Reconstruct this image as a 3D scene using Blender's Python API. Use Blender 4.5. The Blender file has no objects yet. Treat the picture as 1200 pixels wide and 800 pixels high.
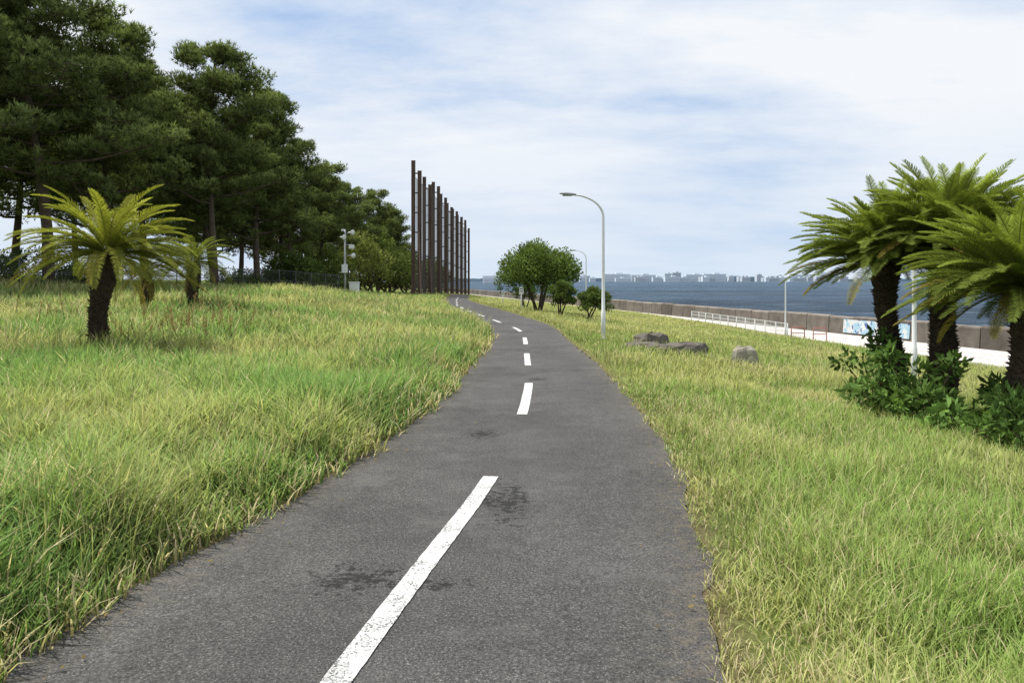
import bpy, math, numpy as np
from mathutils import Vector
RNG=np.random.default_rng(7)
sc=bpy.context.scene
sc.view_settings.view_transform='Standard'; sc.view_settings.look='None'; sc.view_settings.exposure=0

# ---------------- helpers ----------------
def unit(a):
    return a/np.maximum(np.linalg.norm(a,axis=-1,keepdims=True),1e-9)
class MB:
    def __init__(s): s.v=[];s.c=[];s.n=0;s.f={3:[],4:[]};s.m={3:[],4:[]};s.s={3:[],4:[]}
    def add(s,v,f3=None,f4=None,mat=0,col=(1,1,1),smooth=False):
        v=np.asarray(v,float).reshape(-1,3)
        c=np.empty((len(v),4));c[:,3]=1;c[:,:3]=np.asarray(col,float)
        for k,f in ((3,f3),(4,f4)):
            if f is not None and len(f):
                f=np.asarray(f,int)+s.n
                s.f[k].append(f);s.m[k].append(np.full(len(f),mat));s.s[k].append(np.full(len(f),smooth))
        s.v.append(v);s.c.append(c);s.n+=len(v)
    def mesh(s,name,mats):
        v=np.concatenate(s.v);c=np.concatenate(s.c)
        loops=[];tot=[];mi=[];sm=[]
        for k in (3,4):
            if s.f[k]:
                f=np.concatenate(s.f[k]);loops.append(f.ravel());tot.append(np.full(len(f),k))
                mi.append(np.concatenate(s.m[k]));sm.append(np.concatenate(s.s[k]))
        loops=np.concatenate(loops);tot=np.concatenate(tot);mi=np.concatenate(mi);sm=np.concatenate(sm)
        me=bpy.data.meshes.new(name)
        me.vertices.add(len(v));me.vertices.foreach_set('co',v.ravel())
        me.loops.add(len(loops));me.loops.foreach_set('vertex_index',loops.astype(np.int32))
        me.polygons.add(len(tot))
        st=np.concatenate([[0],np.cumsum(tot)[:-1]])
        me.polygons.foreach_set('loop_start',st.astype(np.int32))
        for m in mats: me.materials.append(m)
        me.polygons.foreach_set('material_index',mi.astype(np.int32))
        me.polygons.foreach_set('use_smooth',sm.astype(bool))
        me.update(calc_edges=True)
        a=me.attributes.new('col','FLOAT_COLOR','POINT');a.data.foreach_set('color',c.ravel().astype(np.float32))
        return me
    def obj(s,name,mats,loc=(0,0,0)):
        o=bpy.data.objects.new(name,s.mesh(name,mats));o.location=loc
        sc.collection.objects.link(o);return o
def box(mb,c,sz,rz=0,mat=0,col=(1,1,1),top=1.0):
    x,y,z=[q/2 for q in sz]
    v=np.array([[-x,-y,-z],[x,-y,-z],[x,y,-z],[-x,y,-z],[-x*top,-y*top,z],[x*top,-y*top,z],[x*top,y*top,z],[-x*top,y*top,z]])
    ca,sa=math.cos(rz),math.sin(rz)
    v=v@np.array([[ca,sa,0],[-sa,ca,0],[0,0,1]])+np.array(c)
    mb.add(v,f4=[[0,3,2,1],[4,5,6,7],[0,1,5,4],[1,2,6,5],[2,3,7,6],[3,0,4,7]],mat=mat,col=col)
def tube(mb,pts,rad,n=8,mat=0,col=(1,1,1),rough=0,cap=True):
    pts=np.asarray(pts,float);m=len(pts);rad=np.broadcast_to(rad,(m,)).astype(float)
    t=unit(np.gradient(pts,axis=0));ref=np.array([0.13,0.97,0.2]) if abs(t[0][2])>.5 else np.array([0,0.1,1.])
    a=unit(np.cross(t,ref));b=np.cross(t,a)
    th=np.linspace(0,2*np.pi,n,endpoint=False)
    r=rad[:,None]*(1+rough*RNG.uniform(-1,1,(m,n)))
    v=pts[:,None]+(a[:,None]*np.cos(th)[None,:,None]+b[:,None]*np.sin(th)[None,:,None])*r[...,None]
    i=np.arange(m-1)[:,None]*n;j=np.arange(n)[None];k=(j+1)%n
    f=np.stack([i+j,i+k,i+n+k,i+n+j],-1).reshape(-1,4)
    v=v.reshape(-1,3);f3=None
    if cap:
        v=np.vstack([v,pts[-1:],pts[:1]]);jj=np.arange(n);kk=(jj+1)%n
        f3=np.concatenate([np.stack([(m-1)*n+jj,(m-1)*n+kk,np.full(n,m*n)],-1),np.stack([kk,jj,np.full(n,m*n+1)],-1)])
    mb.add(v,f3=f3,f4=f,mat=mat,col=col,smooth=True)
def h2(i,j,s):
    x=np.sin(i*127.1+j*311.7+s*74.7)*43758.5453
    return x-np.floor(x)
def vn(x,y,s=0):
    i=np.floor(x);j=np.floor(y);u=x-i;v=y-j;u=u*u*(3-2*u);v=v*v*(3-2*v)
    return (h2(i,j,s)*(1-u)+h2(i+1,j,s)*u)*(1-v)+(h2(i,j+1,s)*(1-u)+h2(i+1,j+1,s)*u)*v
def ss(t):
    t=np.clip(t,0,1);return t*t*(3-2*t)

# ---------------- materials ----------------
def newmat(name):
    m=bpy.data.materials.new(name);m.use_nodes=True;nt=m.node_tree;nt.nodes.clear()
    out=nt.nodes.new('ShaderNodeOutputMaterial');return m,nt,out
def N(nt,t,**k):
    n=nt.nodes.new(t)
    for a,b in k.items(): n.inputs[a].default_value=b
    return n
def noise(nt,scale,detail=4,rough=.6,vec=None):
    n=nt.nodes.new('ShaderNodeTexNoise');n.inputs['Scale'].default_value=scale;n.inputs['Detail'].default_value=detail;n.inputs['Roughness'].default_value=rough
    if vec is not None: nt.links.new(vec,n.inputs['Vector'])
    return n.outputs['Fac']
def ramp(nt,fac,stops):
    r=nt.nodes.new('ShaderNodeValToRGB');e=r.color_ramp.elements
    while len(e)<len(stops): e.new(.5)
    for q,(p,c) in zip(e,stops):
        q.position=p;q.color=(c,c,c,1) if isinstance(c,(int,float)) else (*c,1)
    nt.links.new(fac,r.inputs['Fac']);return r.outputs['Color']
def mixc(nt,fac,a,b,mode='MIX'):
    m=nt.nodes.new('ShaderNodeMix');m.data_type='RGBA';m.blend_type=mode
    for i,q in ((0,fac),(6,a),(7,b)):
        if isinstance(q,(int,float)): m.inputs[i].default_value=q
        elif isinstance(q,tuple): m.inputs[i].default_value=(*q,1)
        else: nt.links.new(q,m.inputs[i])
    return m.outputs[2]
def math_(nt,op,a,b=None,c=None,clamp=False):
    m=nt.nodes.new('ShaderNodeMath');m.operation=op;m.use_clamp=clamp
    for i,q in enumerate((a,b,c)):
        if q is None: continue
        if isinstance(q,(int,float)): m.inputs[i].default_value=q
        else: nt.links.new(q,m.inputs[i])
    return m.outputs[0]
def pos(nt):
    return nt.nodes.new('ShaderNodeNewGeometry').outputs['Position']
def attr(nt):
    a=nt.nodes.new('ShaderNodeAttribute');a.attribute_name='col';return a.outputs['Color']
def leafmat(name,trans=.35,up=.6):
    # leaf normals are bent toward the sky so that a mass of blades shades like a canopy
    m,nt,out=newmat(name);c=attr(nt)
    g=nt.nodes.new('ShaderNodeNewGeometry')
    v=nt.nodes.new('ShaderNodeVectorMath');v.operation='ADD';nt.links.new(g.outputs['Normal'],v.inputs[0]);v.inputs[1].default_value=(0,0,up/(1-up))
    v2=nt.nodes.new('ShaderNodeVectorMath');v2.operation='NORMALIZE';nt.links.new(v.outputs[0],v2.inputs[0])
    d=N(nt,'ShaderNodeBsdfDiffuse');t=N(nt,'ShaderNodeBsdfTranslucent')
    nt.links.new(c,d.inputs['Color']);nt.links.new(v2.outputs[0],d.inputs['Normal'])
    tc=mixc(nt,1.0,c,(1.2,1.25,.7),'MULTIPLY');nt.links.new(tc,t.inputs['Color'])
    m1=N(nt,'ShaderNodeMixShader',Fac=trans);nt.links.new(d.outputs[0],m1.inputs[1]);nt.links.new(t.outputs[0],m1.inputs[2])
    nt.links.new(m1.outputs[0],out.inputs[0]);return m
def surf(name,col,rough=.8,var=.25,scale=3,bump=.3,bscale=30,metal=0,useattr=False,spec=.5):
    m,nt,out=newmat(name);b=N(nt,'ShaderNodeBsdfPrincipled',Roughness=rough,Metallic=metal)
    b.inputs['Specular IOR Level'].default_value=spec
    p=pos(nt);n=noise(nt,scale,6,.65,p)
    f=ramp(nt,n,[(.25,1-var),(.75,1+var)])
    base=attr(nt) if useattr else col
    c=mixc(nt,1.0,base,f,'MULTIPLY');nt.links.new(c,b.inputs['Base Color'])
    if bump:
        bp=N(nt,'ShaderNodeBump',Strength=bump,Distance=.02);nt.links.new(noise(nt,bscale,5,.6,p),bp.inputs['Height']);nt.links.new(bp.outputs[0],b.inputs['Normal'])
    nt.links.new(b.outputs[0],out.inputs[0]);return m

M_grass=leafmat('grass_blades',.38,.64)
M_pine=leafmat('pine_needles',.25,.45)
M_leaf=leafmat('broad_leaves',.25,.4)
M_cyc=leafmat('cycad_leaves',.3,.38)
M_bark=surf('bark',(.085,.063,.047),.95,.5,6,.9,18,spec=.2)
M_cbark=surf('cycad_bark',(.06,.044,.031),.95,.5,12,.8,40,spec=.2)
M_white=surf('white_painted_metal',(.66,.67,.67),.4,.06,4,.05)
M_grey=surf('grey_metal',(.3,.31,.32),.5,.1,4,.05)
M_dark=surf('dark_metal',(.05,.05,.05),.5,.1,4,.05)
M_rust=surf('brown_steel',(.115,.080,.064),.85,.35,1.2,.2,8,spec=.2)
M_red=surf('red_painted_metal',(.36,.12,.09),.5,.1,4,.05)
M_rock=surf('rock',(.12,.105,.088),.95,.5,5,1.0,14)
M_stump=surf('cut_stone',(.27,.25,.2),.95,.35,8,1.0,25)
M_wall=surf('seawall_concrete',None,.9,.4,1.2,.5,12,useattr=True,spec=.2)
M_prom=surf('promenade_concrete',(.58,.55,.515),.9,.3,.35,.2,8)
M_pink=surf('red_track_paint',(.50,.36,.32),.9,.2,.8,.2,8)
M_bld=surf('distant_building_wall',None,.9,.03,.02,0,useattr=True,spec=.1)
M_shore=surf('distant_shore_trees',(.27,.35,.41),1,.15,.01,0,spec=0)  # tree colour carries painted distance haze, hence the blue-grey

def ground_mat():
    m,nt,out=newmat('ground_soil_grass');b=N(nt,'ShaderNodeBsdfPrincipled',Roughness=1.0);b.inputs['Specular IOR Level'].default_value=.05
    p=pos(nt)
    c1=ramp(nt,noise(nt,.35,6,.7,p),[(.3,(.12,.17,.045)),(.5,(.17,.22,.055)),(.72,(.24,.255,.09))])
    c2=ramp(nt,noise(nt,14,5,.7,p),[(.3,.5),(.7,1.3)])
    c=mixc(nt,1.0,c1,c2,'MULTIPLY')
    c=mixc(nt,attr(nt),c,ramp(nt,noise(nt,25,5,.7,p),[(.3,(.07,.05,.03)),(.7,(.26,.2,.12))]))
    nt.links.new(c,b.inputs['Base Color'])
    bp=N(nt,'ShaderNodeBump',Strength=.9,Distance=.05);nt.links.new(noise(nt,22,5,.7,p),bp.inputs['Height']);nt.links.new(bp.outputs[0],b.inputs['Normal'])
    nt.links.new(b.outputs[0],out.inputs[0]);return m
def spot(nt,p,x,y,rx,ry):
    s=N(nt,'ShaderNodeSeparateXYZ');nt.links.new(p,s.inputs[0])
    dx=math_(nt,'DIVIDE',math_(nt,'SUBTRACT',s.outputs[0],x),rx);dy=math_(nt,'DIVIDE',math_(nt,'SUBTRACT',s.outputs[1],y),ry)
    d=math_(nt,'SQRT',math_(nt,'ADD',math_(nt,'MULTIPLY',dx,dx),math_(nt,'MULTIPLY',dy,dy)))
    return math_(nt,'SUBTRACT',1.0,d,clamp=True)
def asphalt_color(nt,p):
    fine=noise(nt,75,5,.9,p);n2=noise(nt,3.0,6,.7,p);n3=noise(nt,.6,3,.5,p);n4=noise(nt,1.3,7,.75,p)
    c=ramp(nt,fine,[(.36,(.016,.0155,.015)),(.49,(.066,.063,.060)),(.60,(.13,.126,.12)),(.68,(.38,.37,.35))])
    c=mixc(nt,1.0,c,ramp(nt,n2,[(.3,.84),(.7,1.18)]),'MULTIPLY')
    c=mixc(nt,1.0,c,ramp(nt,n3,[(.38,.88),(.62,1.15)]),'MULTIPLY')
    c=mixc(nt,ramp(nt,n4,[(.53,0.0),(.66,.38)]),c,(.15,.145,.138))
    vo=nt.nodes.new('ShaderNodeTexVoronoi');vo.inputs['Scale'].default_value=45;nt.links.new(p,vo.inputs['Vector'])
    st=math_(nt,'LESS_THAN',vo.outputs['Distance'],.13)
    c=mixc(nt,math_(nt,'MULTIPLY',st,.6),c,(.36,.35,.33))
    sp=noise(nt,16,6,.8,p);tot=None
    for x,y,rx,ry in ((-.83,4.25,.42,.42),(-.5,4.15,.5,.16),(-.02,5.7,.3,1.0),(-.3,8.2,.35,.5),(.4,13.,.4,.5),(-.15,5.75,.3,.3)):
        s=spot(nt,p,x,y,rx,ry);tot=s if tot is None else math_(nt,'MAXIMUM',tot,s)
    k=math_(nt,'ADD',sp,math_(nt,'MULTIPLY',tot,.24))
    k=math_(nt,'MULTIPLY',math_(nt,'SUBTRACT',k,.64,clamp=True),18.0,clamp=True)
    k=math_(nt,'MULTIPLY',k,math_(nt,'GREATER_THAN',tot,.001))
    c=mixc(nt,math_(nt,'MULTIPLY',k,.8),c,(.012,.012,.012))
    return c
def asphalt_mat():
    m,nt,out=newmat('asphalt');b=N(nt,'ShaderNodeBsdfPrincipled',Roughness=.9);b.inputs['Specular IOR Level'].default_value=.2
    p=pos(nt);c=asphalt_color(nt,p)
    e=math_(nt,'MULTIPLY',attr(nt),ramp(nt,noise(nt,14,6,.8,p),[(.46,0.0),(.62,1.0)]))
    c=mixc(nt,math_(nt,'MULTIPLY',e,.6),c,(.2,.165,.11));nt.links.new(c,b.inputs['Base Color'])
    bp=N(nt,'ShaderNodeBump',Strength=.8,Distance=.008);nt.links.new(noise(nt,90,3,.8,p),bp.inputs['Height']);nt.links.new(bp.outputs[0],b.inputs['Normal'])
    nt.links.new(b.outputs[0],out.inputs[0]);return m
def paint_mat():
    m,nt,out=newmat('worn_white_road_paint');b=N(nt,'ShaderNodeBsdfPrincipled',Roughness=.7);p=pos(nt)
    w=math_(nt,'MULTIPLY',attr(nt),.10)
    n=math_(nt,'ADD',math_(nt,'MULTIPLY',noise(nt,60,6,.85,p),.75),math_(nt,'MULTIPLY',noise(nt,5,4,.6,p),.25))
    n=math_(nt,'SUBTRACT',n,w)
    f=ramp(nt,n,[(.40,0.0),(.455,1.0)])
    pc=ramp(nt,noise(nt,12,5,.7,p),[(.3,(.53,.53,.51)),(.7,(.68,.68,.66))])
    c=mixc(nt,f,asphalt_color(nt,p),pc);nt.links.new(c,b.inputs['Base Color'])
    nt.links.new(b.outputs[0],out.inputs[0]);return m
def water_mat():
    m,nt,out=newmat('sea_water');b=N(nt,'ShaderNodeBsdfPrincipled',Roughness=.5);p=pos(nt)
    b.inputs['Specular IOR Level'].default_value=.10
    mp=N(nt,'ShaderNodeMapping');mp.inputs['Scale'].default_value=(.4,1.0,1);mp.inputs['Rotation'].default_value=(0,0,.15);nt.links.new(p,mp.inputs[0])
    n=noise(nt,.16,12,.9,mp.outputs[0]);n2=noise(nt,.012,8,.78,mp.outputs[0])
    c=ramp(nt,n,[(.40,(.012,.034,.060)),(.51,(.042,.080,.125)),(.58,(.11,.165,.22)),(.66,(.5,.55,.6))])
    c=mixc(nt,1.0,c,ramp(nt,n2,[(.38,.6),(.62,1.4)]),'MULTIPLY');nt.links.new(c,b.inputs['Base Color'])
    bp=N(nt,'ShaderNodeBump',Strength=1,Distance=1.6);nt.links.new(n,bp.inputs['Height']);nt.links.new(bp.outputs[0],b.inputs['Normal'])
    nt.links.new(b.outputs[0],out.inputs[0]);return m
def mural_mat():
    m,nt,out=newmat('wall_mural_paint');b=N(nt,'ShaderNodeBsdfPrincipled',Roughness=.8);p=pos(nt)
    f=ramp(nt,noise(nt,1.6,3,.5,p),[(.5,0.0),(.53,1.0)]);f2=ramp(nt,noise(nt,2.7,2,.5,p),[(.62,0.0),(.64,1.0)])
    c=mixc(nt,f,(.55,.57,.57),(.3,.46,.56));c=mixc(nt,f2,c,(.08,.13,.3));nt.links.new(c,b.inputs['Base Color'])
    nt.links.new(b.outputs[0],out.inputs[0]);return m
def net_mat():
    m,nt,out=newmat('net_mesh');d=N(nt,'ShaderNodeBsdfDiffuse');d.inputs[0].default_value=(.11,.095,.085,1)
    t=N(nt,'ShaderNodeBsdfTransparent');mx=N(nt,'ShaderNodeMixShader',Fac=.6)
    nt.links.new(t.outputs[0],mx.inputs[1]);nt.links.new(d.outputs[0],mx.inputs[2]);nt.links.new(mx.outputs[0],out.inputs[0]);return m

# ---------------- site layout (metres) ----------------
LE=np.array([(-60,-9),(-10,-4.1),(0,-2.75),(3.3,-2.12),(3.86,-1.96),(4.5,-1.86),(5.29,-1.70),(6.3,-1.45),(7.4,-1.27),(9.85,-1.0),(13.6,-.8),(19.7,-.59),(24.8,-.53),(29.3,-.72),(38,-1.75),(49,-3.6),(62,-5),(76,-6.4),(110,-8.3),(200,-30)])
RE=np.array([(-60,-5.5),(-10,-1.2),(0,.35),(3.16,.82),(4.24,1.0),(5.49,1.21),(6.88,1.40),(8.2,1.49),(9.5,1.5),(11.9,1.59),(17.3,1.67),(22.9,1.6),(28,1.62),(32.2,1.45),(40,.5),(49,-.63),(62,-2.46),(76,-4.2),(110,-6),(200,-27)])
CE=np.array([(-60,-7.2),(-10,-2.5),(3.16,-.70),(6.43,-.15),(9.4,.13),(12.4,.27),(15.4,.31),(18.4,.34),(21.4,.37),(24.4,.39),(27.4,.32),(30.4,.02),(33.5,-.5),(36,-.85),(42,-1.8),(48,-2.7),(58,-4),(76,-5.3),(110,-7.2),(200,-28.5)])
ZP=np.array([(-60,0),(10,0),(12.4,-.02),(15.4,-.067),(18.4,-.116),(21.4,-.14),(24.4,-.18),(40,-.22),(76,-.32),(110,-.45),(200,-.6)])
def crom(T,y):
    k=.9;return sum(np.interp(y+d,T[:,0],T[:,1]) for d in (-k,-k/2,0,k/2,k))/5
xl=lambda y:crom(LE,y); xr=lambda y:crom(RE,y); xc=lambda y:crom(CE,y); zp=lambda y:crom(ZP,y)
wallx=lambda y:28-(y-46.6)*.217
XB=np.array([(-100,26),(0,24),(20,23.5),(37.5,22.5),(51.7,20.2),(76.5,18.3),(100,15.2)])
xb=lambda y:np.where(y<100,np.interp(y,XB[:,0],XB[:,1]),wallx(y)-1.1)
PZ=-2.5
AL=np.array([(-60,.3),(5,.15),(12,.15),(25,.8),(40,1.2),(55,1.0),(75,.4),(89,.15),(300,0)])
def H(x,y):
    x=np.asarray(x,float);y=np.asarray(y,float)
    L,R,Z,B=xl(y),xr(y),zp(y),xb(y)
    dl=L-x;dr=x-R
    zl=Z+np.interp(y,AL[:,0],AL[:,1])*ss(dl/10)+.05*ss(dl/.8)+np.clip(-17-x,0,60)*.05*ss((75-y)/30+.3)+.08*(vn(x*.4,y*.4,3)-.5)*ss(dl/2)
    t=np.clip(dr/np.maximum(B-R,.5),0,1)
    zr=Z+(PZ-Z)*t**1.05+.08*(vn(x*.35,y*.35,5)-.5)*ss(dr/2)*ss((B-x)/2)
    z=np.where(dl>0,zl,np.where(dr>0,zr,Z-.035))
    return np.where(x>wallx(y)+.35,-9.,z)
def hz(x,y): return float(H(np.array([x]),np.array([y]))[0])

xs=np.unique(np.concatenate([np.linspace(-6000,-300,12),np.linspace(-300,-60,13),np.linspace(-60,-10,51),np.arange(-10,9,.2),np.arange(9,40,.5),[60,120]]))
ys=np.unique(np.concatenate([np.linspace(-400,-40,10),np.arange(-40,0,1.),np.arange(0,40,.3),np.arange(40,120,.8),np.arange(120,420,4),np.linspace(420,6000,20)]))
X,Y=np.meshgrid(xs,ys);Z=H(X,Y)
mb=MB();nx=len(xs);i=np.arange(len(ys)-1)[:,None]*nx;j=np.arange(nx-1)[None]
f=np.stack([i+j,i+j+1,i+nx+j+1,i+nx+j],-1).reshape(-1,4)
edge=np.maximum(1-np.abs(X-xl(Y))/.35,1-np.abs(X-xr(Y))/.3);edge=np.where((X>xl(Y))&(X<xr(Y)),1,edge);edge=np.clip(edge,0,1)
mb.add(np.stack([X,Y,Z],-1).reshape(-1,3),f4=f,col=np.repeat(edge.reshape(-1,1),3,1),smooth=True)
mb.obj('ground',[ground_mat()])

ya=np.concatenate([np.arange(-40,0,1.),np.arange(0,30,.12),np.arange(30,110,.4)])
L=xl(ya)-.05+.10*(vn(ya*3,ya*0,1)-.5)+.05*(vn(ya*9,ya*0,2)-.5);R=xr(ya)+.05+.10*(vn(ya*3,ya*0,8)-.5)+.05*(vn(ya*9,ya*0,9)-.5)
K=13;u=np.linspace(0,1,K)
PX=L[:,None]*(1-u)+R[:,None]*u;PY=np.repeat(ya[:,None],K,1);PZz=zp(PY)+.012*(1-(2*u-1)**2)
mb=MB();i=np.arange(len(ya)-1)[:,None]*K;j=np.arange(K-1)[None]
ee=np.clip((np.abs(2*u-1)-.76)/.24,0,1)[None,:].repeat(len(ya),0)
mb.add(np.stack([PX,PY,PZz],-1).reshape(-1,3),f4=np.stack([i+j,i+j+1,i+K+j+1,i+K+j],-1).reshape(-1,4),col=np.repeat(ee.reshape(-1,1),3,1),smooth=True)
mb.obj('asphalt_path',[asphalt_mat()])
mb=MB();hw=.062
for d0 in [-2.6+6*k for k in range(-1,16)]:
    d1=d0+3.03
    if 3<d0<4: d0=2.75
    if d0>26: d1=d0+2.6
    q=np.linspace(d0,d1,60);c=xc(q)
    tx=np.gradient(c,q);nn=1/np.sqrt(1+tx**2)
    wl=hw*(1+.035*RNG.uniform(-1,1,len(q)));wr_=hw*(1+.035*RNG.uniform(-1,1,len(q)))
    a=np.stack([c-wl*nn,q+wl*nn*tx,zp(q)+.018],-1);b=np.stack([c+wr_*nn,q-wr_*nn*tx,zp(q)+.018],-1)
    n=len(q);v=np.vstack([a,b]);ii=np.arange(n-1)
    mb.add(v,f4=np.stack([ii,n+ii,n+ii+1,ii+1],-1),col=(.38,.38,.38) if d0<9 else (.15,.15,.15))
mb.obj('lane_marking',[paint_mat()])

# ---------------- grass ----------------
def blades(mb,x,y,z,h,w,lean,seg,col,tipcol=None):
    n=len(x);az=RNG.uniform(0,2*np.pi,n);wa=az+np.pi/2+RNG.uniform(-.6,.6,n)
    d=np.stack([np.cos(az),np.sin(az),np.zeros(n)],-1);s=np.stack([np.cos(wa),np.sin(wa),np.zeros(n)],-1)
    b=np.stack([x,y,z-.01],-1);V=[];C=[]
    for k in range(seg+1):
        t=k/seg
        p=b+d*(h*lean*t**1.9)[:,None]+np.array([0,0,1])*(h*(t-.30*lean*t**2.5))[:,None]
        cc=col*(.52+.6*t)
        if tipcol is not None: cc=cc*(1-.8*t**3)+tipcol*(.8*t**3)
        if k<seg:
            ww=(w*(1-.55*t**1.5)/2)[:,None]
            V+= [p-s*ww,p+s*ww];C+=[cc,cc]
        else: V+=[p];C+=[cc]
    m=len(V);V=np.stack(V,1).reshape(-1,3);C=np.stack(C,1).reshape(-1,3)
    o=np.arange(n)*m;f4=[np.stack([o+2*k,o+2*k+1,o+2*k+3,o+2*k+2],-1) for k in range(seg-1)]
    k=seg-1;f3=np.stack([o+2*k,o+2*k+1,o+2*k+2],-1)
    mb.add(V,f3=f3,f4=np.concatenate(f4) if f4 else None,col=C)
def samp(n,a,b,wid):
    e=.6;u=RNG.random(n);D=(u*(b**e-a**e)+a**e)**(1/e);x=RNG.uniform(-1,1,n)*(wid*D+1.5);return x,D
def grassmask(x,y,m=0.0):
    j=.20*(vn(x*2.3+9,y*2.3,4)-.5)
    L=(x<xl(y)-j-m+.03);R=(x>xr(y)+j*.7+m)&(x<xb(y)-.2)
    return L,R
mb=MB()
def grass_pass(n,a,b,seg,wf):
    x,y=samp(n,a,b,.78);L,R=grassmask(x,y);far_left=x<-24
    k=(L|R)&~(far_left&(RNG.random(len(x))<.6));x,y,L=x[k],y[k],L[k];n=len(x)
    dist=np.where(L,xl(y)-x,x-xr(y))
    cl=vn(x*1.7,y*1.7,11)*.6+vn(x*5,y*5,12)*.4;big=vn(x*.28,y*.28,13)*.6+vn(x*.8,y*.8,23)*.4
    lush=vn(x*.45+3,y*.45,17)
    keep=RNG.random(n)<np.where(dist<.5,.5+dist,1)*(0.3+1.25*cl)
    h=np.where(L,.10+.46*cl+.16*lush,.09+.18*cl+.07*big)*(.6+.8*RNG.random(n))*np.where(L,.42+.58*ss(dist/.7),.32+.68*ss(dist/.9))
    h*=np.where(L&(y>20),.9,1)
    w=(.0055+.004*RNG.random(n))*(1+y/wf)*np.where(L,1.1,.60)
    yel=np.clip((big-.46)*3.2+np.where(L,.04,.34)+.4*np.exp(-dist/.45)+.008*np.clip(y-6,0,22)+RNG.normal(0,.17,n),0,1)[:,None]
    g=np.where(L[:,None],np.array([.20,.33,.095]),np.array([.27,.385,.105]))
    ye=np.array([.53,.53,.21])
    c=g*(1-yel)+ye*yel
    dk=np.clip((lush-.55)*3,0,1)[:,None]*L[:,None];c=c*(1-.38*dk)
    dp=ss((vn(x*.9+31,y*.6,41)-.6)*4)*.28
    dry=(RNG.random(n)<np.where(L,.05,.10)+dp+.3*np.exp(-dist/.22))[:,None]
    c=np.where(dry,np.array([.60,.52,.31]),c)*(.7+.6*RNG.random((n,1)))
    lean=RNG.uniform(.15,.95,n)
    s=keep
    blades(mb,x[s],y[s],H(x[s],y[s]),h[s],w[s],lean[s],seg,c[s])
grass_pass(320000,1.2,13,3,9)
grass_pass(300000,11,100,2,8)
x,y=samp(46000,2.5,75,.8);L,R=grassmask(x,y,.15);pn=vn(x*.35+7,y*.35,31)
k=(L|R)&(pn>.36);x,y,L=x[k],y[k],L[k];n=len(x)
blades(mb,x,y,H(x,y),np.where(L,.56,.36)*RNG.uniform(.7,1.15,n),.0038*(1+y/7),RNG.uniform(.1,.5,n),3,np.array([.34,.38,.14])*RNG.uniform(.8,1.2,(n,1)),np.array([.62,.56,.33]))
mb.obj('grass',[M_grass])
mb=MB();n=90
x=np.concatenate([RNG.normal(-7.1,.7,n//2),RNG.normal(-9,1.6,n//2)]);y=np.concatenate([RNG.normal(17,1.2,n//2),RNG.normal(21,2,n//2)])
for a,b in zip(x,y):
    z=hz(a,b);hh=RNG.uniform(.5,.9);dx,dy=RNG.normal(0,.12,2)
    P=np.array([[a,b,z],[a+dx*.5,b+dy*.5,z+hh*.5],[a+dx,b+dy,z+hh]]);tube(mb,P,[.008,.007,.004],3,col=(.2,.2,.07))
    q=34;t=RNG.uniform(.55,1,q);pp=P[0]+(P[2]-P[0])*t[:,None]+RNG.normal(0,.015,(q,3));dd=RNG.normal(0,.022,(q,3));ee=RNG.normal(0,.016,(q,3))
    mb.add(np.stack([pp,pp+dd,pp+ee],1).reshape(-1,3),f3=np.arange(q*3).reshape(-1,3),col=(.30,.21,.10))
mb.obj('dock_weeds',[M_grass])
mb=MB();n=130;y=RNG.uniform(2,16,n);sd=RNG.random(n)<.6
x=np.where(sd,xl(y)+np.abs(RNG.normal(.0,.25,n)),xr(y)-np.abs(RNG.normal(0,.2,n)));s=RNG.uniform(.004,.011,n);a=RNG.uniform(0,6.28,n)
d=np.stack([np.cos(a)*s*2,np.sin(a)*s*2,RNG.uniform(0,.01,n)],-1);e=np.stack([-np.sin(a)*s,np.cos(a)*s,RNG.uniform(0,.008,n)],-1);c0=np.stack([x,y,zp(y)+.024],-1)
mb.add(np.stack([c0-d,c0+e,c0+d,c0-e],1).reshape(-1,3),f4=np.arange(n*4).reshape(-1,4),col=np.repeat(RNG.uniform(.6,1.2,(n,1))*np.array([.25,.19,.08]),4,0))
mb.obj('fallen_leaves',[M_grass])

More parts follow.
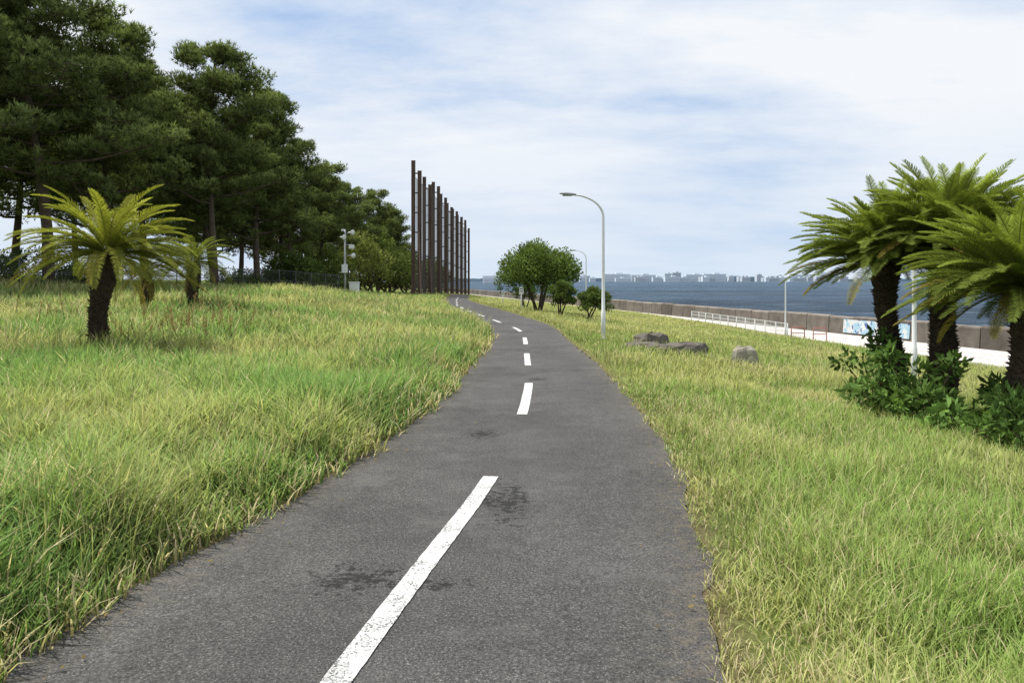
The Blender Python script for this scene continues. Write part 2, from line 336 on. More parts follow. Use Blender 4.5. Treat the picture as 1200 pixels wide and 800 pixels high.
# ---------------- trees ----------------
def leaves_in_pad(mb,c,r,n,ll,lw,base,up=.4,mat=1,shade=.5):
    d=unit(RNG.normal(0,1,(n,3)));rr=RNG.uniform(.45,1.05,(n,1))**.6
    p=c+d*rr*np.array(r)
    o=unit(d+np.array([0,0,up])+RNG.normal(0,.6,(n,3)));s=unit(np.cross(o,RNG.normal(0,1,(n,3))))
    l=ll*RNG.uniform(.7,1.3,(n,1));w=lw*RNG.uniform(.7,1.3,(n,1))
    V=np.stack([p,p+o*l*.5+s*w,p+o*l,p+o*l*.5-s*w],1).reshape(-1,3)
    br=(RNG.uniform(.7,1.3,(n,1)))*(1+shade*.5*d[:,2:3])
    mb.add(V,f4=np.arange(n*4).reshape(-1,4),mat=mat,col=np.repeat(np.array(base)*br,4,0))
def needles_in_pad(mb,c,r,nt,base,nn=7,ln=.26):
    d=unit(RNG.normal(0,1,(nt,3))+np.array([0,0,.3]));rr=RNG.uniform(.2,1.05,(nt,1))**.55
    p=c+d*rr*np.array(r)
    ax=unit(d*.6+np.array([0,0,.9])+RNG.normal(0,.35,(nt,3)))
    P=np.repeat(p,nn,0);A=np.repeat(ax,nn,0)
    o=unit(A+RNG.normal(0,.5,(nt*nn,3)));s=unit(np.cross(o,RNG.normal(0,1,(nt*nn,3))))
    P=P-A*RNG.uniform(0,.12,(nt*nn,1));l=ln*RNG.uniform(.7,1.2,(nt*nn,1))
    V=np.stack([P-s*.021,P+s*.021,P+o*l],1).reshape(-1,3)
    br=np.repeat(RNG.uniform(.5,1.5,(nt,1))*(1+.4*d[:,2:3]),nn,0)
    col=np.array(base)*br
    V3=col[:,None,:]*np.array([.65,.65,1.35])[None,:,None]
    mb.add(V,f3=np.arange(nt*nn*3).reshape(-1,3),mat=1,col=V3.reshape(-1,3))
PB=(.145,.18,.06)
def pine(Ht,R,seed,low=.3):
    global RNG;RNG=np.random.default_rng(seed)
    mb=MB();lean=RNG.normal(0,.06,2)*Ht
    def tp(t): return np.array([lean[0]*t**1.3+.25*math.sin(t*5+seed),lean[1]*t**1.3+.2*math.cos(t*4+seed)-.2,Ht*t])
    T=np.linspace(0,.97,12);tube(mb,[tp(t) for t in T],.22*(1-T*.85),9,col=(1,1,1),rough=.1)
    nl=27
    for k in range(nl):
        t=low+(.97-low)*(k/(nl-1))**.9;az=k*2.4+RNG.uniform(-.6,.6)
        prof=(1-((t-low)/(1-low))**1.6)*.8+.2
        Ln=R*prof*RNG.uniform(.5,1.2);el=RNG.uniform(.0,.45)+.35*t
        b=tp(t);dr=np.array([math.cos(az),math.sin(az),0]);pts=[]
        for q in np.linspace(0,1,6): pts.append(b+dr*Ln*q+np.array([RNG.normal(0,.07),RNG.normal(0,.07),Ln*math.sin(el)*q**1.3-.15*math.sin(q*3.1)]))
        tube(mb,pts,np.linspace(.085*(1.2-t),.02,6),5)
        for q in (.3,.48,.64,.78,.9,1.04):
            if q<.5 and prof<.45: continue
            for sgn in (-1,1):
                pp=b+dr*Ln*q+np.array([0,0,Ln*math.sin(el)*min(q,1)**1.3])
                off=np.array([-dr[1],dr[0],0])*sgn*RNG.uniform(.12,.45)*Ln*(1.15-q*.6)
                c=pp+off+np.array([0,0,RNG.uniform(-.1,.5)])
                tube(mb,[pp,c-np.array([0,0,.1])],[.025,.012],4,cap=False)
                s=RNG.uniform(.35,.85)
                needles_in_pad(mb,c,(s,s,s*.7),int(70*s*s+12),PB)
    for k in range(3): needles_in_pad(mb,tp(1.0)-np.array([RNG.normal(0,.3),RNG.normal(0,.3),.2+.5*k]),(.5,.5,.55),34,PB)
    return mb.mesh('pine_tree',[M_bark,M_pine])
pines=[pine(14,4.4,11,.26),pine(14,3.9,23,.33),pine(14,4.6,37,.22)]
RNG=np.random.default_rng(99)
PT=[(-25.5,33,15.5),(-22.8,38.5,16.5),(-21.4,42.5,14.4),(-22.5,49,13.6),(-18.9,50,15.2),(-18.6,58,14.6),(-18.2,66,13.4),(-18,75,12),(-17.6,86,12.2),(-16.8,98,12.4),(-17,110,11.6),
    (-27.5,40,16),(-30,48,15),(-26,56,14),(-24.5,66,13),(-24,80,12),(-22,92,12),(-21.5,105,11),(-36,44,15),(-33,60,14),(-19.0,120,11.8),(-20.5,54,12.5),(-21,62,12.5),(-20.5,71,12),(-28,70,13)]
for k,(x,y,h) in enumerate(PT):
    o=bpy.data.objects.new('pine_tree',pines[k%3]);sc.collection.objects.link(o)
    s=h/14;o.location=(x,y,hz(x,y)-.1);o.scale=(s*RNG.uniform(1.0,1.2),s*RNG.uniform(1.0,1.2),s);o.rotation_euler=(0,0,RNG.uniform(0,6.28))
def broadtree(name,x,y,Ht,R,seed,base,trunks=3,low=.45,leaf=.13,n=60,dens=110,lean=(0,0)):
    global RNG;RNG=np.random.default_rng(seed);mb=MB()
    top=np.array([lean[0],lean[1],0.])
    pads=[]
    for k in range(n):
        a=RNG.uniform(0,6.28);q=math.sqrt(RNG.random());zz=RNG.random()**.6
        z=Ht*(low+(.96-low)*zz*math.sqrt(max(0,1-(q*.88)**2)))
        c=top+np.array([math.cos(a)*q*R*.82,math.sin(a)*q*R*.82,z-.1]);s=R*RNG.uniform(.14,.26)
        pads.append(c);leaves_in_pad(mb,c,(s,s,s*.7),int(dens*(s/(.25*R))**2),leaf,leaf*.32,np.array(base)*RNG.uniform(.75,1.3))
    for k in range(trunks):
        a=k*2.1+seed;b=np.array([math.cos(a)*.12*R*.3,math.sin(a)*.12*R*.3,-.1])
        m=top*.7+np.array([math.cos(a)*R*.3,math.sin(a)*R*.3,Ht*low*1.05]);mid=(b+m)/2+RNG.normal(0,.06,3)*Ht*.3
        tube(mb,[b,mid,m],[.03*Ht*.9,.026*Ht*.8,.02*Ht*.8],7,rough=.1)
        for i in range(7):
            c=pads[RNG.integers(len(pads))];tube(mb,[m,(m+c)/2+np.array([0,0,.1]),c],[.016*Ht*.8,.012*Ht*.7,.005*Ht],5,cap=False)
    return mb.obj(name,[M_bark,M_leaf],(x,y,hz(x,y)))
for k,(x,y,h,r,c) in enumerate([(-15.2,80,6.6,3.6,(.16,.18,.05)),(-14.2,92,6.8,3.4,(.13,.17,.05)),(-17,72,4.6,3,(.12,.15,.04)),(-13.6,103,6.3,3.2,(.13,.17,.045)),(-13.5,118,5.6,3.4,(.11,.15,.04)),(-15.5,88,8,3.4,(.12,.16,.04)),(-17.5,64,3.2,2.6,(.09,.13,.035)),(-12.9,130,6,3.6,(.11,.15,.045))]):
    broadtree('broadleaf_tree',x,y,h,r,50+k,c,3,.12,.24,80,120)
for k,(x,y,h,r) in enumerate([(-24.5,37,1.6,2),(-21.5,40,1.1,1.5),(-17.6,52,1.1,1.5),(-27,45,2,2.4),(-15,68,1.6,2.0),(-29,56,2.2,3.2),(-20,58,1.6,2.6),(-21,68,2.4,3)]):
    broadtree('undergrowth_bush',x,y,h,r,150+k,(.06,.09,.028),2,.1,.14,40,90)
broadtree('round_crowned_tree',1.75,52,4.6,2.8,5,(.11,.155,.038),4,.38,.15,230,150)
broadtree('small_pruned_tree',2.7,45,2.2,.9,8,(.08,.115,.03),3,.35,.12,54,100,lean=(.15,0))
broadtree('small_pruned_tree',4.0,42,1.9,1.05,9,(.08,.115,.03),3,.40,.12,54,100,lean=(.35,0))
broadtree('small_pruned_tree',1.0,60,2.2,1.1,19,(.07,.105,.028),3,.35,.12,36,90)

# ---------------- cycads ----------------
def cycad(name,stems,seed,nf,Lf,npair,base,e_hi=1.35,e_lo=-.25,droop=1.1,leaf=.19,lwid=.0065):
    global RNG;RNG=np.random.default_rng(seed);mb=MB()
    bx,by=stems[0][0],stems[0][1];g0=hz(bx,by)
    for (sx,sy,ht,lx,ly,rt,fs) in stems:
        b=np.array([sx-bx,sy-by,hz(sx,sy)-g0-.05]);tt=np.linspace(0,1,14)
        cx_=lambda t:lx*np.sin(t*1.57)*t**.3+.05*np.sin(t*7+seed)
        P=b+np.stack([cx_(tt),ly*tt**1.5,ht*tt],-1);rad=rt*(1+.14*np.sin(tt*9+seed)+.22*(tt>.85)+.2*np.exp(-tt*8))
        tube(mb,P,rad,14,rough=.09)
        nb=int(560*ht/2)
        for k in range(nb):
            t=(k+.5)/nb;a=k*2.39996;c=b+np.array([float(cx_(np.array(t))),ly*t**1.5,ht*t]);r=np.interp(t,tt,rad)
            o=np.array([math.cos(a),math.sin(a),0]);s=np.array([-o[1],o[0],0]);u=np.array([0,0,1.])
            q=c+o*r*.92;w=.033;hh=.024;tip=q+o*RNG.uniform(.03,.085)+u*RNG.uniform(.01,.06)
            mb.add(np.array([q-s*w-u*hh,q+s*w-u*hh,q+s*w+u*hh,q-s*w+u*hh,tip+s*.012,tip-s*.012]),f3=[[0,1,5],[1,4,5],[1,2,4],[2,3,4],[3,5,4],[3,0,5]],mat=0,col=np.ones(3))
        top=P[-1]
        n_=int(nf*fs)
        for k in range(n_):
            qf=(k+.5)/n_;az=k*2.39996+RNG.uniform(-.25,.25)
            e0=e_hi+(e_lo-e_hi)*qf**.8+RNG.normal(0,.1);L=Lf*fs**.3*RNG.uniform(.8,1.1)*(1-.15*(1-qf));dc=droop*RNG.uniform(.65,1.35)*(1-.2*(qf>.85))
            S=np.linspace(0,1,npair);e=e0-dc*S**1.5
            az2=az+.25*RNG.normal()*S
            T=np.stack([np.cos(e)*np.cos(az2),np.cos(e)*np.sin(az2),np.sin(e)],-1)
            C=top+np.array([0,0,.02])+np.cumsum(T,0)*L/npair+np.array([math.cos(az),math.sin(az),0])*rt*.4
            sub=C[::max(1,npair//9)];tube(mb,sub,np.linspace(.010,.004,len(sub)),4,mat=1,col=(.19,.2,.05),cap=False)
            side=np.stack([-np.sin(az2),np.cos(az2),np.zeros(npair)],-1);upv=np.cross(T,side)
            upv=np.where(upv[:,2:3]<0,-upv,upv)
            old=qf>.95
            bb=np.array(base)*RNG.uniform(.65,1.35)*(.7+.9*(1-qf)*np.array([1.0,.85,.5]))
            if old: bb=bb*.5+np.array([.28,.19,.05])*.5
            m=S>.08;Ls=leaf*np.clip(np.sin(np.pi*(S*.86+.1))**.55,.1,1)
            for sg in (-1,1):
                dd=unit(side*sg+T*(.7+.5*S[:,None])+upv*.42+RNG.normal(0,.1,(npair,3)))
                tip=C+dd*Ls[:,None];tip[:,2]-=Ls*.10
                mid=C+dd*Ls[:,None]*.55+upv*.008
                w=T*lwid
                V=np.stack([C-w,C+w,mid+w*1.1,mid-w*1.1,tip],1)[m];q=len(V);o=np.arange(q)*5
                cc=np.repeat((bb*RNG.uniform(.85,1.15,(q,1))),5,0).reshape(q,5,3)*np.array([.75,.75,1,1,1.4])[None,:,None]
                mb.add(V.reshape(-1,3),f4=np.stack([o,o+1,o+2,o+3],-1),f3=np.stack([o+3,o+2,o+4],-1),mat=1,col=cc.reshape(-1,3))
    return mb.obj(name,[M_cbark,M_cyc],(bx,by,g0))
G=(.20,.225,.045);G2=(.17,.225,.05)
cycad('cycad_palm',[(-7.45,14.2,1.95,.22,0,.15,1.0)],1,96,1.74,64,G,1.3,-.2,.95,.19,.0075)
cycad('cycad_palm',[(-9.75,24.5,1.55,-.1,0,.17,1.0)],2,60,1.4,42,(.12,.15,.035),1.3,-.4,1.1)
cycad('cycad_palm',[(-11.4,25,1.2,-.1,0,.16,.9)],3,44,1.3,36,(.11,.14,.035),1.3,-.4,1.1)
cycad('cycad_palm',[(6.45,10.1,2.05,.1,.0,.2,1.0)],4,240,1.55,84,G2,1.45,.0,.85,.19,.006)
cycad('cycad_palm',[(6.6,12.4,2.75,.2,0,.19,1.0),(6.1,12.7,2.4,-.05,.2,.15,.95)],6,200,1.62,84,G2,1.5,.0,.85,.2,.0068)
cycad('cycad_palm',[(7.5,11.3,2.5,.2,0,.19,.9)],12,180,1.6,70,G2,1.45,.0,.85,.2,.0068)
def shrub(name,pts,seed,base,leaf):
    global RNG;RNG=np.random.default_rng(seed);mb=MB();x0,y0=pts[0][:2];g=hz(x0,y0)
    for (x,y,r,hh) in pts:
        b=np.array([x-x0,y-y0,hz(x,y)-g])
        for i in range(10): 
            c=b+np.array([RNG.normal(0,r*.5),RNG.normal(0,r*.5),hh*RNG.uniform(.15,1.05)]);tube(mb,[b,(b+c)/2,c],[.014,.01,.006],4,cap=False)
            s=r*RNG.uniform(.25,.42);leaves_in_pad(mb,c,(s,s,s*.8),int(200*s*s/.04*.35)+8,leaf*RNG.uniform(.7,1.3),leaf*.22,np.array(base)*RNG.uniform(.7,1.5),up=.1)
    return mb.obj(name,[M_bark,M_leaf],(x0,y0,g))
shrub('fatsia_shrub',[(5.75,10.6,.5,.5),(6.0,9.7,.5,.6),(6.4,9.3,.5,.6),(5.65,11.6,.5,.8),(6.9,9.2,.5,.6),(5.9,11.3,.5,.9),(6.6,10.4,.5,.7),(5.8,12.6,.5,1.1),(6.9,10.8,.5,.7),(7.5,9.6,.5,.7),(6.1,8.9,.4,.4),(6.6,8.7,.4,.45)],77,(.08,.135,.035),.14)
shrub('fatsia_shrub',[(5.3,11.2,.28,.4),(5.5,10.1,.25,.35),(5.8,9.3,.25,.3)],78,(.12,.2,.045),.11)

# ---------------- rocks ----------------
def rock(name,x,y,sx,sy,sz,seed,mat):
    rg=np.random.default_rng(seed);m,n=9,16;V=[]
    th=np.linspace(0,2*np.pi,n,endpoint=False);rr=1+.16*rg.normal(size=n);rr=(rr+np.roll(rr,1))/2
    prof=[(1.0,-.3),(1.04,0),(1.05,.3),(1.0,.6),(.95,.8),(.86,.93),(.6,1.0),(.3,1.02),(.02,1.03)]
    for r,z in prof:
        for t,q in zip(th,rr): V.append([r*q*sx*math.cos(t)*(1+rg.normal()*.035),r*q*sy*math.sin(t)*(1+rg.normal()*.035),z*sz*(1+rg.normal()*.05)])
    i=np.arange(m-1)[:,None]*n;j=np.arange(n)[None];k=(j+1)%n
    mb=MB();mb.add(V,f4=np.stack([i+j,i+k,i+n+k,i+n+j],-1).reshape(-1,4),smooth=False)
    return mb.obj(name,[mat],(x,y,hz(x,y)))
rock('flat_rock',3.65,22.3,.5,.4,.2,1,M_rock);rock('flat_rock',4.15,23.6,.5,.35,.42,2,M_rock)
rock('flat_rock',4.55,21.2,.6,.42,.32,3,M_rock);rock('flat_rock',3.95,21.7,.35,.3,.2,4,M_rock)
rock('stone_block',5.72,19.6,.32,.28,.44,5,M_stump)

# ---------------- street lamps ----------------
def lamp(x,y,h=4.75,arm=1.12,rz=math.pi,z=None):
    z=hz(x,y) if z is None else z
    e=bpy.data.objects.new('street_lamp',None);sc.collection.objects.link(e);e.location=(x,y,z);e.rotation_euler=(0,0,rz)
    mb=MB();P=[(0,0,-.1),(0,0,.9),(0,0,.92),(0,0,2.2),(0,0,h-.75)]
    R_=[.075,.075,.058,.05,.042]
    for t in np.linspace(.15,1,9): P.append((arm*(1-math.cos(t*1.45))*.95,0,h-.75+.72*math.sin(t*1.45)));R_.append(.042-.012*t)
    tube(mb,P,R_,12);box(mb,(0,0,.02),(.24,.24,.05));box(mb,(0,-.07,.6),(.08,.02,.22))
    tip=P[-1]
    o=mb.obj('pole',[M_white]);o.parent=e
    mb=MB();hx=tip[0];V=[]
    for s,w,t in ((-.05,.04,.03),(.05,.09,.045),(.3,.11,.05),(.46,.07,.03),(.5,.02,.015)):
        for a in np.linspace(0,2*np.pi,10,endpoint=False): V.append((hx+s,w*math.cos(a),tip[2]+.01+s*.08+t*math.sin(a)))
    i=np.arange(4)[:,None]*10;j=np.arange(10)[None];k=(j+1)%10
    mb.add(V,f4=np.stack([i+j,i+k,i+10+k,i+10+j],-1).reshape(-1,4),smooth=True)
    box(mb,(hx+.24,0,tip[2]-.025),(.3,.13,.03),col=(1,1,1))
    o=mb.obj('lamp_head',[M_grey]);o.parent=e
lamp(2.98,26);lamp(6.7,72,5.6);lamp(18.75,54.6,4.5,.5,math.pi*.1,PZ);lamp(10.1,20,4.85,.55)
def cctv(x,y):
    e=bpy.data.objects.new('cctv_speaker_pole',None);sc.collection.objects.link(e);e.location=(x,y,hz(x,y))
    mb=MB();tube(mb,[(0,0,-.1),(0,0,2),(0,0,4.3)],[.075,.07,.055],10);tube(mb,[(-.05,0,3.3),(.45,0,3.3)],.03,6);tube(mb,[(-.05,0,2.6),(.4,0,2.6)],.03,6);tube(mb,[(0,0,4.0),(.35,0,4.1)],.03,6)
    o=mb.obj('pole',[M_grey]);o.parent=e
    mb=MB();box(mb,(.42,0,3.18),(.3,.24,.26));box(mb,(.0,-.14,1.75),(.34,.2,.55));o=mb.obj('equipment_boxes',[M_white]);o.parent=e
    mb=MB()
    for zz,dx in ((4.1,.35),(2.6,.4),(3.8,-.2)):
        tube(mb,[(dx-.12,-.02,zz),(dx+.05,-.1,zz),(dx+.18,-.2,zz-.02)],[.04,.07,.19],12)
    o=mb.obj('horn_speakers',[M_white]);o.parent=e
    mb=MB();box(mb,(-.12,-.15,4.25),(.12,.32,.12),.4);o=mb.obj('camera_housing',[M_white]);o.parent=e
cctv(-10.9,52)
mb=MB();box(mb,(0,0,.45),(.6,.4,.95));box(mb,(0,0,.95),(.68,.48,.06));box(mb,(0,-.204,.45),(.5,.012,.8));box(mb,(.18,-.215,.5),(.03,.02,.14))
mb.obj('electrical_cabinet',[M_white],(-10.4,52.5,hz(-10.4,52.5)))
def post_sign(x,y,h,w):
    mb=MB();tube(mb,[(0,0,-.1),(0,0,h)],.035,8);box(mb,(0,-.045,h-.22),(w,.02,.4));box(mb,(0,-.058,h-.1),(w*.8,.006,.06),mat=1);box(mb,(0,-.058,h-.25),(w*.7,.006,.05),mat=1)
    mb.obj('information_sign',[M_white,M_dark],(x,y,hz(x,y)))
post_sign(.55,47,1.5,.25);post_sign(-.75,66,1.2,.2)
# ---------------- fence ----------------
mb=MB();F0=np.array([-25,26.]);F1=np.array([-13.3,63.]);Ln=np.linalg.norm(F1-F0);dv=(F1-F0)/Ln;n=int(Ln/2)
for k in range(n+1):
    p=F0+dv*k*2;z=hz(*p);tube(mb,[(p[0],p[1],z-.1),(p[0],p[1],z+1.5)],.035,6)
    if k<n:
        q=F0+dv*(k+1)*2;z2=hz(*q)
        for hh in (.15,.75,1.45): tube(mb,[(p[0],p[1],z+hh),(q[0],q[1],z2+hh)],.018,4,cap=False)
        for i in range(1,20):
            t=i/20;r=p+(q-p)*t;zz=z+(z2-z)*t;tube(mb,[(r[0],r[1],zz+.1),(r[0],r[1],zz+1.45)],.006,3,cap=False)
mb.obj('park_fence',[M_dark])
# ---------------- netting supports ----------------
NY=[88+9.6*k for k in range(9)]
def netx(y): return -10.6+(y-88)*.0165
RN=np.random.default_rng(8)
for k,y in enumerate(NY):
    x=netx(y);z=hz(x,y);h=15.0+RN.uniform(-.6,.5)+(.5 if k==0 else 0);mb=MB()
    hs=(h,h-RN.uniform(.2,1.1))
    for (a,b),hh in zip(((-.30,0),(.36,.3)),hs):
        box(mb,(a,b,hh/2-.2),(.34,.12,hh));box(mb,(a-.18,b,hh/2-.201),(.06,.36,hh));box(mb,(a+.18,b,hh/2-.201),(.06,.36,hh))
    for i in range(7):
        zz=.6+(h-2.2)*i/6;box(mb,(.02,.15,zz),(.38,.1,.14))
    if k in (0,1): tube(mb,[(.3,-.2,h*.5),(1.0,-4.0,-.1)],.06,6,cap=False)
    mb.obj('net_support_pole',[M_rust],(x,y,z))
mb=MB()
for k in range(8):
    y0,y1=NY[k]+.45,NY[k+1]-.45;x0,x1=netx(y0)-.1,netx(y1)-.1;z0,z1=hz(x0,y0),hz(x1,y1)
    mb.add([(x0,y0,z0+.3),(x1,y1,z1+.3),(x1,y1,z1+13.2),(x0,y0,z0+13.2)],f4=[[0,1,2,3]],mat=0)
    for hh in (.3,5,10,13.2): tube(mb,[(x0,y0,z0+hh),((x0+x1)/2,(y0+y1)/2,(z0+z1)/2+hh-.12),(x1,y1,z1+hh)],.03,4,mat=1,cap=False)
mb.obj('golf_range_net',[net_mat(),M_dark])
# ---------------- promenade + seawall ----------------
yy=np.concatenate([np.arange(-40,110,2.),np.arange(110,420,10.)]);a=xb(yy);b=wallx(yy)
mb=MB();n=len(yy);v=np.vstack([np.stack([a,yy,yy*0+PZ+.01],-1),np.stack([b,yy,yy*0+PZ+.01],-1)]);ii=np.arange(n-1);mb.add(v,f4=np.stack([ii,n+ii,n+ii+1,ii+1],-1))
mb.obj('promenade',[M_prom])
mb=MB();y2=np.arange(-30,72,2.)
for o0,o1 in ((-2.6,-2.35),(-4.6,-4.35)):
    n=len(y2);v=np.vstack([np.stack([wallx(y2)+o0,y2,y2*0+PZ+.016],-1),np.stack([wallx(y2)+o1,y2,y2*0+PZ+.016],-1)]);ii=np.arange(n-1);mb.add(v,f4=np.stack([ii,n+ii,n+ii+1,ii+1],-1))
mb.obj('promenade_lane_marking',[M_pink])
mb=MB()
for k in range(len(yy)-1):
    if yy[k]<100:
        p=np.array([xb(yy[k]),yy[k]]);q=np.array([xb(yy[k+1]),yy[k+1]]);d=q-p;L_=np.linalg.norm(d);m=(p+q)/2
        box(mb,(m[0],m[1],PZ+.06),(.15,L_-.015,.16),math.atan2(-d[0],d[1]),col=(1,1,1))
mb.obj('promenade_kerb',[M_prom])
mb=MB();RNG=np.random.default_rng(3);rz=math.atan2(.217,1);bl=3.0
for k in range(-14,110):
    y=46+k*bl*.977;x=wallx(y)+.3;c=np.array([.125,.108,.092])*RNG.uniform(.7,1.3)
    L_=bl-.09;hh=1.36+RNG.uniform(-.05,.05)
    prof=[(-.3,-.3),(-.22,hh-.14),(-.14,hh-.02),(.3,hh),(.42,-.3)]
    V=[];ca,sa=math.cos(rz),math.sin(rz)
    for e in (-L_/2,L_/2):
        for px,pz in prof: V.append((x+px*ca-e*sa,y+px*sa+e*ca,PZ+pz))
    f4=[[i_,i_+1,i_+6,i_+5][::-1] for i_ in range(4)]
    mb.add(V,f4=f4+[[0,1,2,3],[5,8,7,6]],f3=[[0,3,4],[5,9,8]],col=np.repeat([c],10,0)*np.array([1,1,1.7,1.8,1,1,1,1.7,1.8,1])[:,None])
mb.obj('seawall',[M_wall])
mb=MB();ya_,yb_=53.2,60.2
def wp(y,z,o): 
    return (wallx(y)+.3-(.3-.08*z/1.22)*1.0-o-.02,y,PZ+z)
ysg=np.linspace(ya_,yb_,10)
for k in range(9): mb.add([wp(ysg[k],.15,.03),wp(ysg[k+1],.15,.03),wp(ysg[k+1],1.15,.03),wp(ysg[k],1.15,.03)],f4=[[0,1,2,3]])
mb.obj('wall_mural',[mural_mat()])
mb=MB();py=np.linspace(56,78,12)
for k,y in enumerate(py):
    x=float(xb(y))-.5;z=PZ+.1;tube(mb,[(x,y,z-.3),(x,y,z+.95)],.035,6)
    if k<11:
        y2_=py[k+1];x2=float(xb(y2_))-.5
        for hh in (.3,.62,.93): tube(mb,[(x,y,z+hh),(x2,y2_,z+hh)],.022,5,cap=False)
        for i in range(1,8):
            t=i/8;tube(mb,[(x+(x2-x)*t,y+(y2_-y)*t,z+.3),(x+(x2-x)*t,y+(y2_-y)*t,z+.93)],.010,4,cap=False)
mb.obj('white_railing',[M_white])
for xx,yv in ((19.6,54.6),(20.8,53.8)):
    mb=MB();tube(mb,[(-.45,0,0),(-.45,0,.75),(-.35,0,.85),(.35,0,.85),(.45,0,.75),(.45,0,0)],.035,6);tube(mb,[(-.45,0,.45),(.45,0,.45)],.03,6)
    mb.obj('red_bicycle_barrier',[M_red],(xx,yv,PZ+.01))
# ---------------- sea, far shore ----------------
mb=MB();gx=np.array([-30000,-2000,0,100,400,2000,30000.]);gy=np.array([-2000,0,200,600,2000,8000,40000.]);A,B=np.meshgrid(gx,gy);i=np.arange(6)[:,None]*7;j=np.arange(6)[None]
mb.add(np.stack([A,B,A*0-5],-1).reshape(-1,3),f4=np.stack([i+j,i+j+1,i+8+j,i+7+j],-1).reshape(-1,4));mb.obj('sea',[water_mat()])
RNG=np.random.default_rng(21)
mb=MB();X_=np.arange(-900,2300,12.);top=5+6*vn(X_/60,X_*0,1)+5*vn(X_/17,X_*0,2);top*=np.where(X_>1250,.7,1);top[X_<0]*=.8
top+=np.where((X_>830)&(X_<1080),6,0)
n=len(X_);yk=3200+0*X_
mb.add(np.vstack([np.stack([X_,yk,0*X_-6],-1),np.stack([X_,yk,top-2],-1),np.stack([X_,yk+300,top-2],-1)]),f4=np.concatenate([np.stack([np.arange(n-1),np.arange(n-1)+1,n+np.arange(n-1)+1,n+np.arange(n-1)],-1),np.stack([n+np.arange(n-1),n+np.arange(n-1)+1,2*n+np.arange(n-1)+1,2*n+np.arange(n-1)],-1)]))
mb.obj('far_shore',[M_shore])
D=3100;S=D/933.
BL=[(706,738,8,.8),(738,766,7,.74),(776,784,8.5,.66),(785,795,9.5,.58),(802,822,7.5,.78),(822,848,8,.76),(852,858,6,.66),(862,872,5,.66),(884,890,7.5,.64),(906,914,6,.6),(926,952,7.5,.78),(954,976,7,.7),(958,964,10,.64),(982,990,5,.62),(672,690,6,.72),(1010,1024,5,.66),(1090,1110,6,.66)]
for k in range(26):
    p=RNG.uniform(672,1000);BL.append((p,p+RNG.uniform(4,18),RNG.uniform(2.5,5),RNG.uniform(.55,.78)))
for bi,(p0,p1,hp,c) in enumerate(BL):
    x0,x1=(p0-600)*S,(p1-600)*S;h=hp*S;mb=MB();base=np.array([c*.84,c*.92,c])  # aerial haze is mixed into the wall colour: pale and bluish
    w=x1-x0;box(mb,(0,0,h/2-3),(w,30,h+6),col=base);box(mb,(w*.1,0,h+2),(w*.25,20,5),col=base*.9)
    nf=int(h/6)
    for i in range(nf): box(mb,(0,-15.2,4+i*6),(w*.94,.8,2.4),col=base*.8)
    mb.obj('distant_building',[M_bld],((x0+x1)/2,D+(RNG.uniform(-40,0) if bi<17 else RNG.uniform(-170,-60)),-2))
D2=1500;S=D2/933.
for (p0,p1,hp) in ((566,594,7),(577,588,10)):
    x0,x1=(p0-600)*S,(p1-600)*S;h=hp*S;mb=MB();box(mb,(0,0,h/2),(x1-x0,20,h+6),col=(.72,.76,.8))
    for i in range(3): box(mb,(0,-10.2,2+i*3),((x1-x0)*.9,.5,1.2),col=(.45,.5,.55))
    mb.obj('distant_building',[M_bld],((x0+x1)/2,D2+(22 if hp==10 else 0),-5))

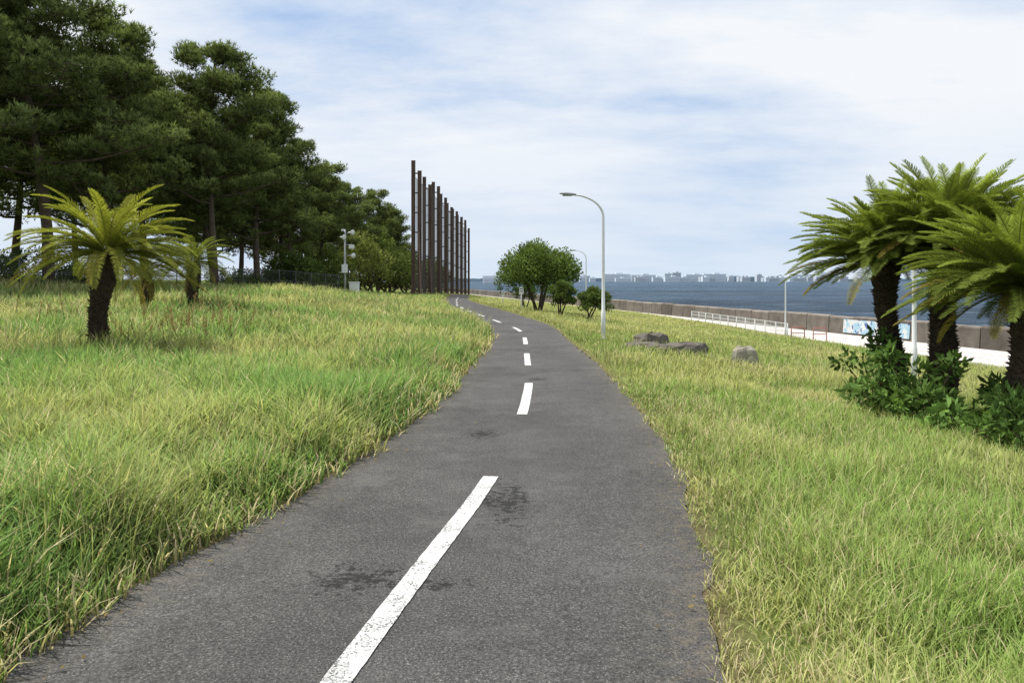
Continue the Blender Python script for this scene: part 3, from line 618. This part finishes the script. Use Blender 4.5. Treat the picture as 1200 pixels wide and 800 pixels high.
# ---------------- light, sky ----------------
el=math.radians(60);az=math.radians(-68)
sv=Vector((math.cos(el)*math.sin(az),math.cos(el)*math.cos(az),math.sin(el)))
ld=bpy.data.lights.new('sun','SUN');ld.energy=5.0;ld.angle=math.radians(.5);ld.color=(1,.96,.89)
lo=bpy.data.objects.new('sun',ld);lo.rotation_euler=sv.to_track_quat('Z','Y').to_euler();sc.collection.objects.link(lo)
w=bpy.data.worlds.new('World');sc.world=w;w.use_nodes=True;nt=w.node_tree;nt.nodes.clear()
out=nt.nodes.new('ShaderNodeOutputWorld');bg=nt.nodes.new('ShaderNodeBackground');bg.inputs[1].default_value=.1
sky=nt.nodes.new('ShaderNodeTexSky');sky.sky_type='NISHITA';sky.sun_disc=False;sky.sun_elevation=el;sky.sun_rotation=az;sky.air_density=1.0;sky.dust_density=1.5;sky.ozone_density=1.5
tc=nt.nodes.new('ShaderNodeTexCoord');sp=nt.nodes.new('ShaderNodeSeparateXYZ');nt.links.new(tc.outputs['Generated'],sp.inputs[0])
zc=math_(nt,'ADD',math_(nt,'MAXIMUM',sp.outputs[2],0.0),.22)
cx=math_(nt,'DIVIDE',sp.outputs[0],zc);cy=math_(nt,'DIVIDE',sp.outputs[1],zc)
cb=nt.nodes.new('ShaderNodeCombineXYZ');nt.links.new(cx,cb.inputs[0]);nt.links.new(cy,cb.inputs[1])
mp=nt.nodes.new('ShaderNodeMapping');mp.inputs['Rotation'].default_value=(0,0,.35);mp.inputs['Scale'].default_value=(.6,1.0,1);mp.inputs['Location'].default_value=(1.3,.4,0);nt.links.new(cb.outputs[0],mp.inputs[0])
nA=noise(nt,.95,5,.45,mp.outputs[0]);nB=noise(nt,3.4,8,.66,mp.outputs[0])
nn=math_(nt,'ADD',math_(nt,'MULTIPLY',nA,.76),math_(nt,'MULTIPLY',nB,.24))
cf=ramp(nt,nn,[(.38,.08),(.46,.62),(.54,1.0)])
hz_=ramp(nt,sp.outputs[2],[(0.0,.9),(.10,.5),(.25,.05)])
base=mixc(nt,.88,sky.outputs[0],(3.7,5.6,8.8))
base=mixc(nt,hz_,base,(6.7,7.9,9.3))
hb=ramp(nt,sp.outputs[2],[(0.0,.35),(.12,.8),(.2,1.0)])
col=mixc(nt,mixc(nt,1.0,cf,hb,'MULTIPLY'),base,(9.1,9.4,9.8))
nt.links.new(col,bg.inputs[0]);nt.links.new(bg.outputs[0],out.inputs[0])

cam=bpy.data.cameras.new('camera');co=bpy.data.objects.new('camera',cam);sc.collection.objects.link(co)
co.location=(0,0,1.6);co.rotation_euler=(math.pi/2,0,0);cam.lens=28;cam.sensor_width=36;cam.shift_y=-72/1200;cam.clip_end=60000;cam.clip_start=.05
sc.camera=co
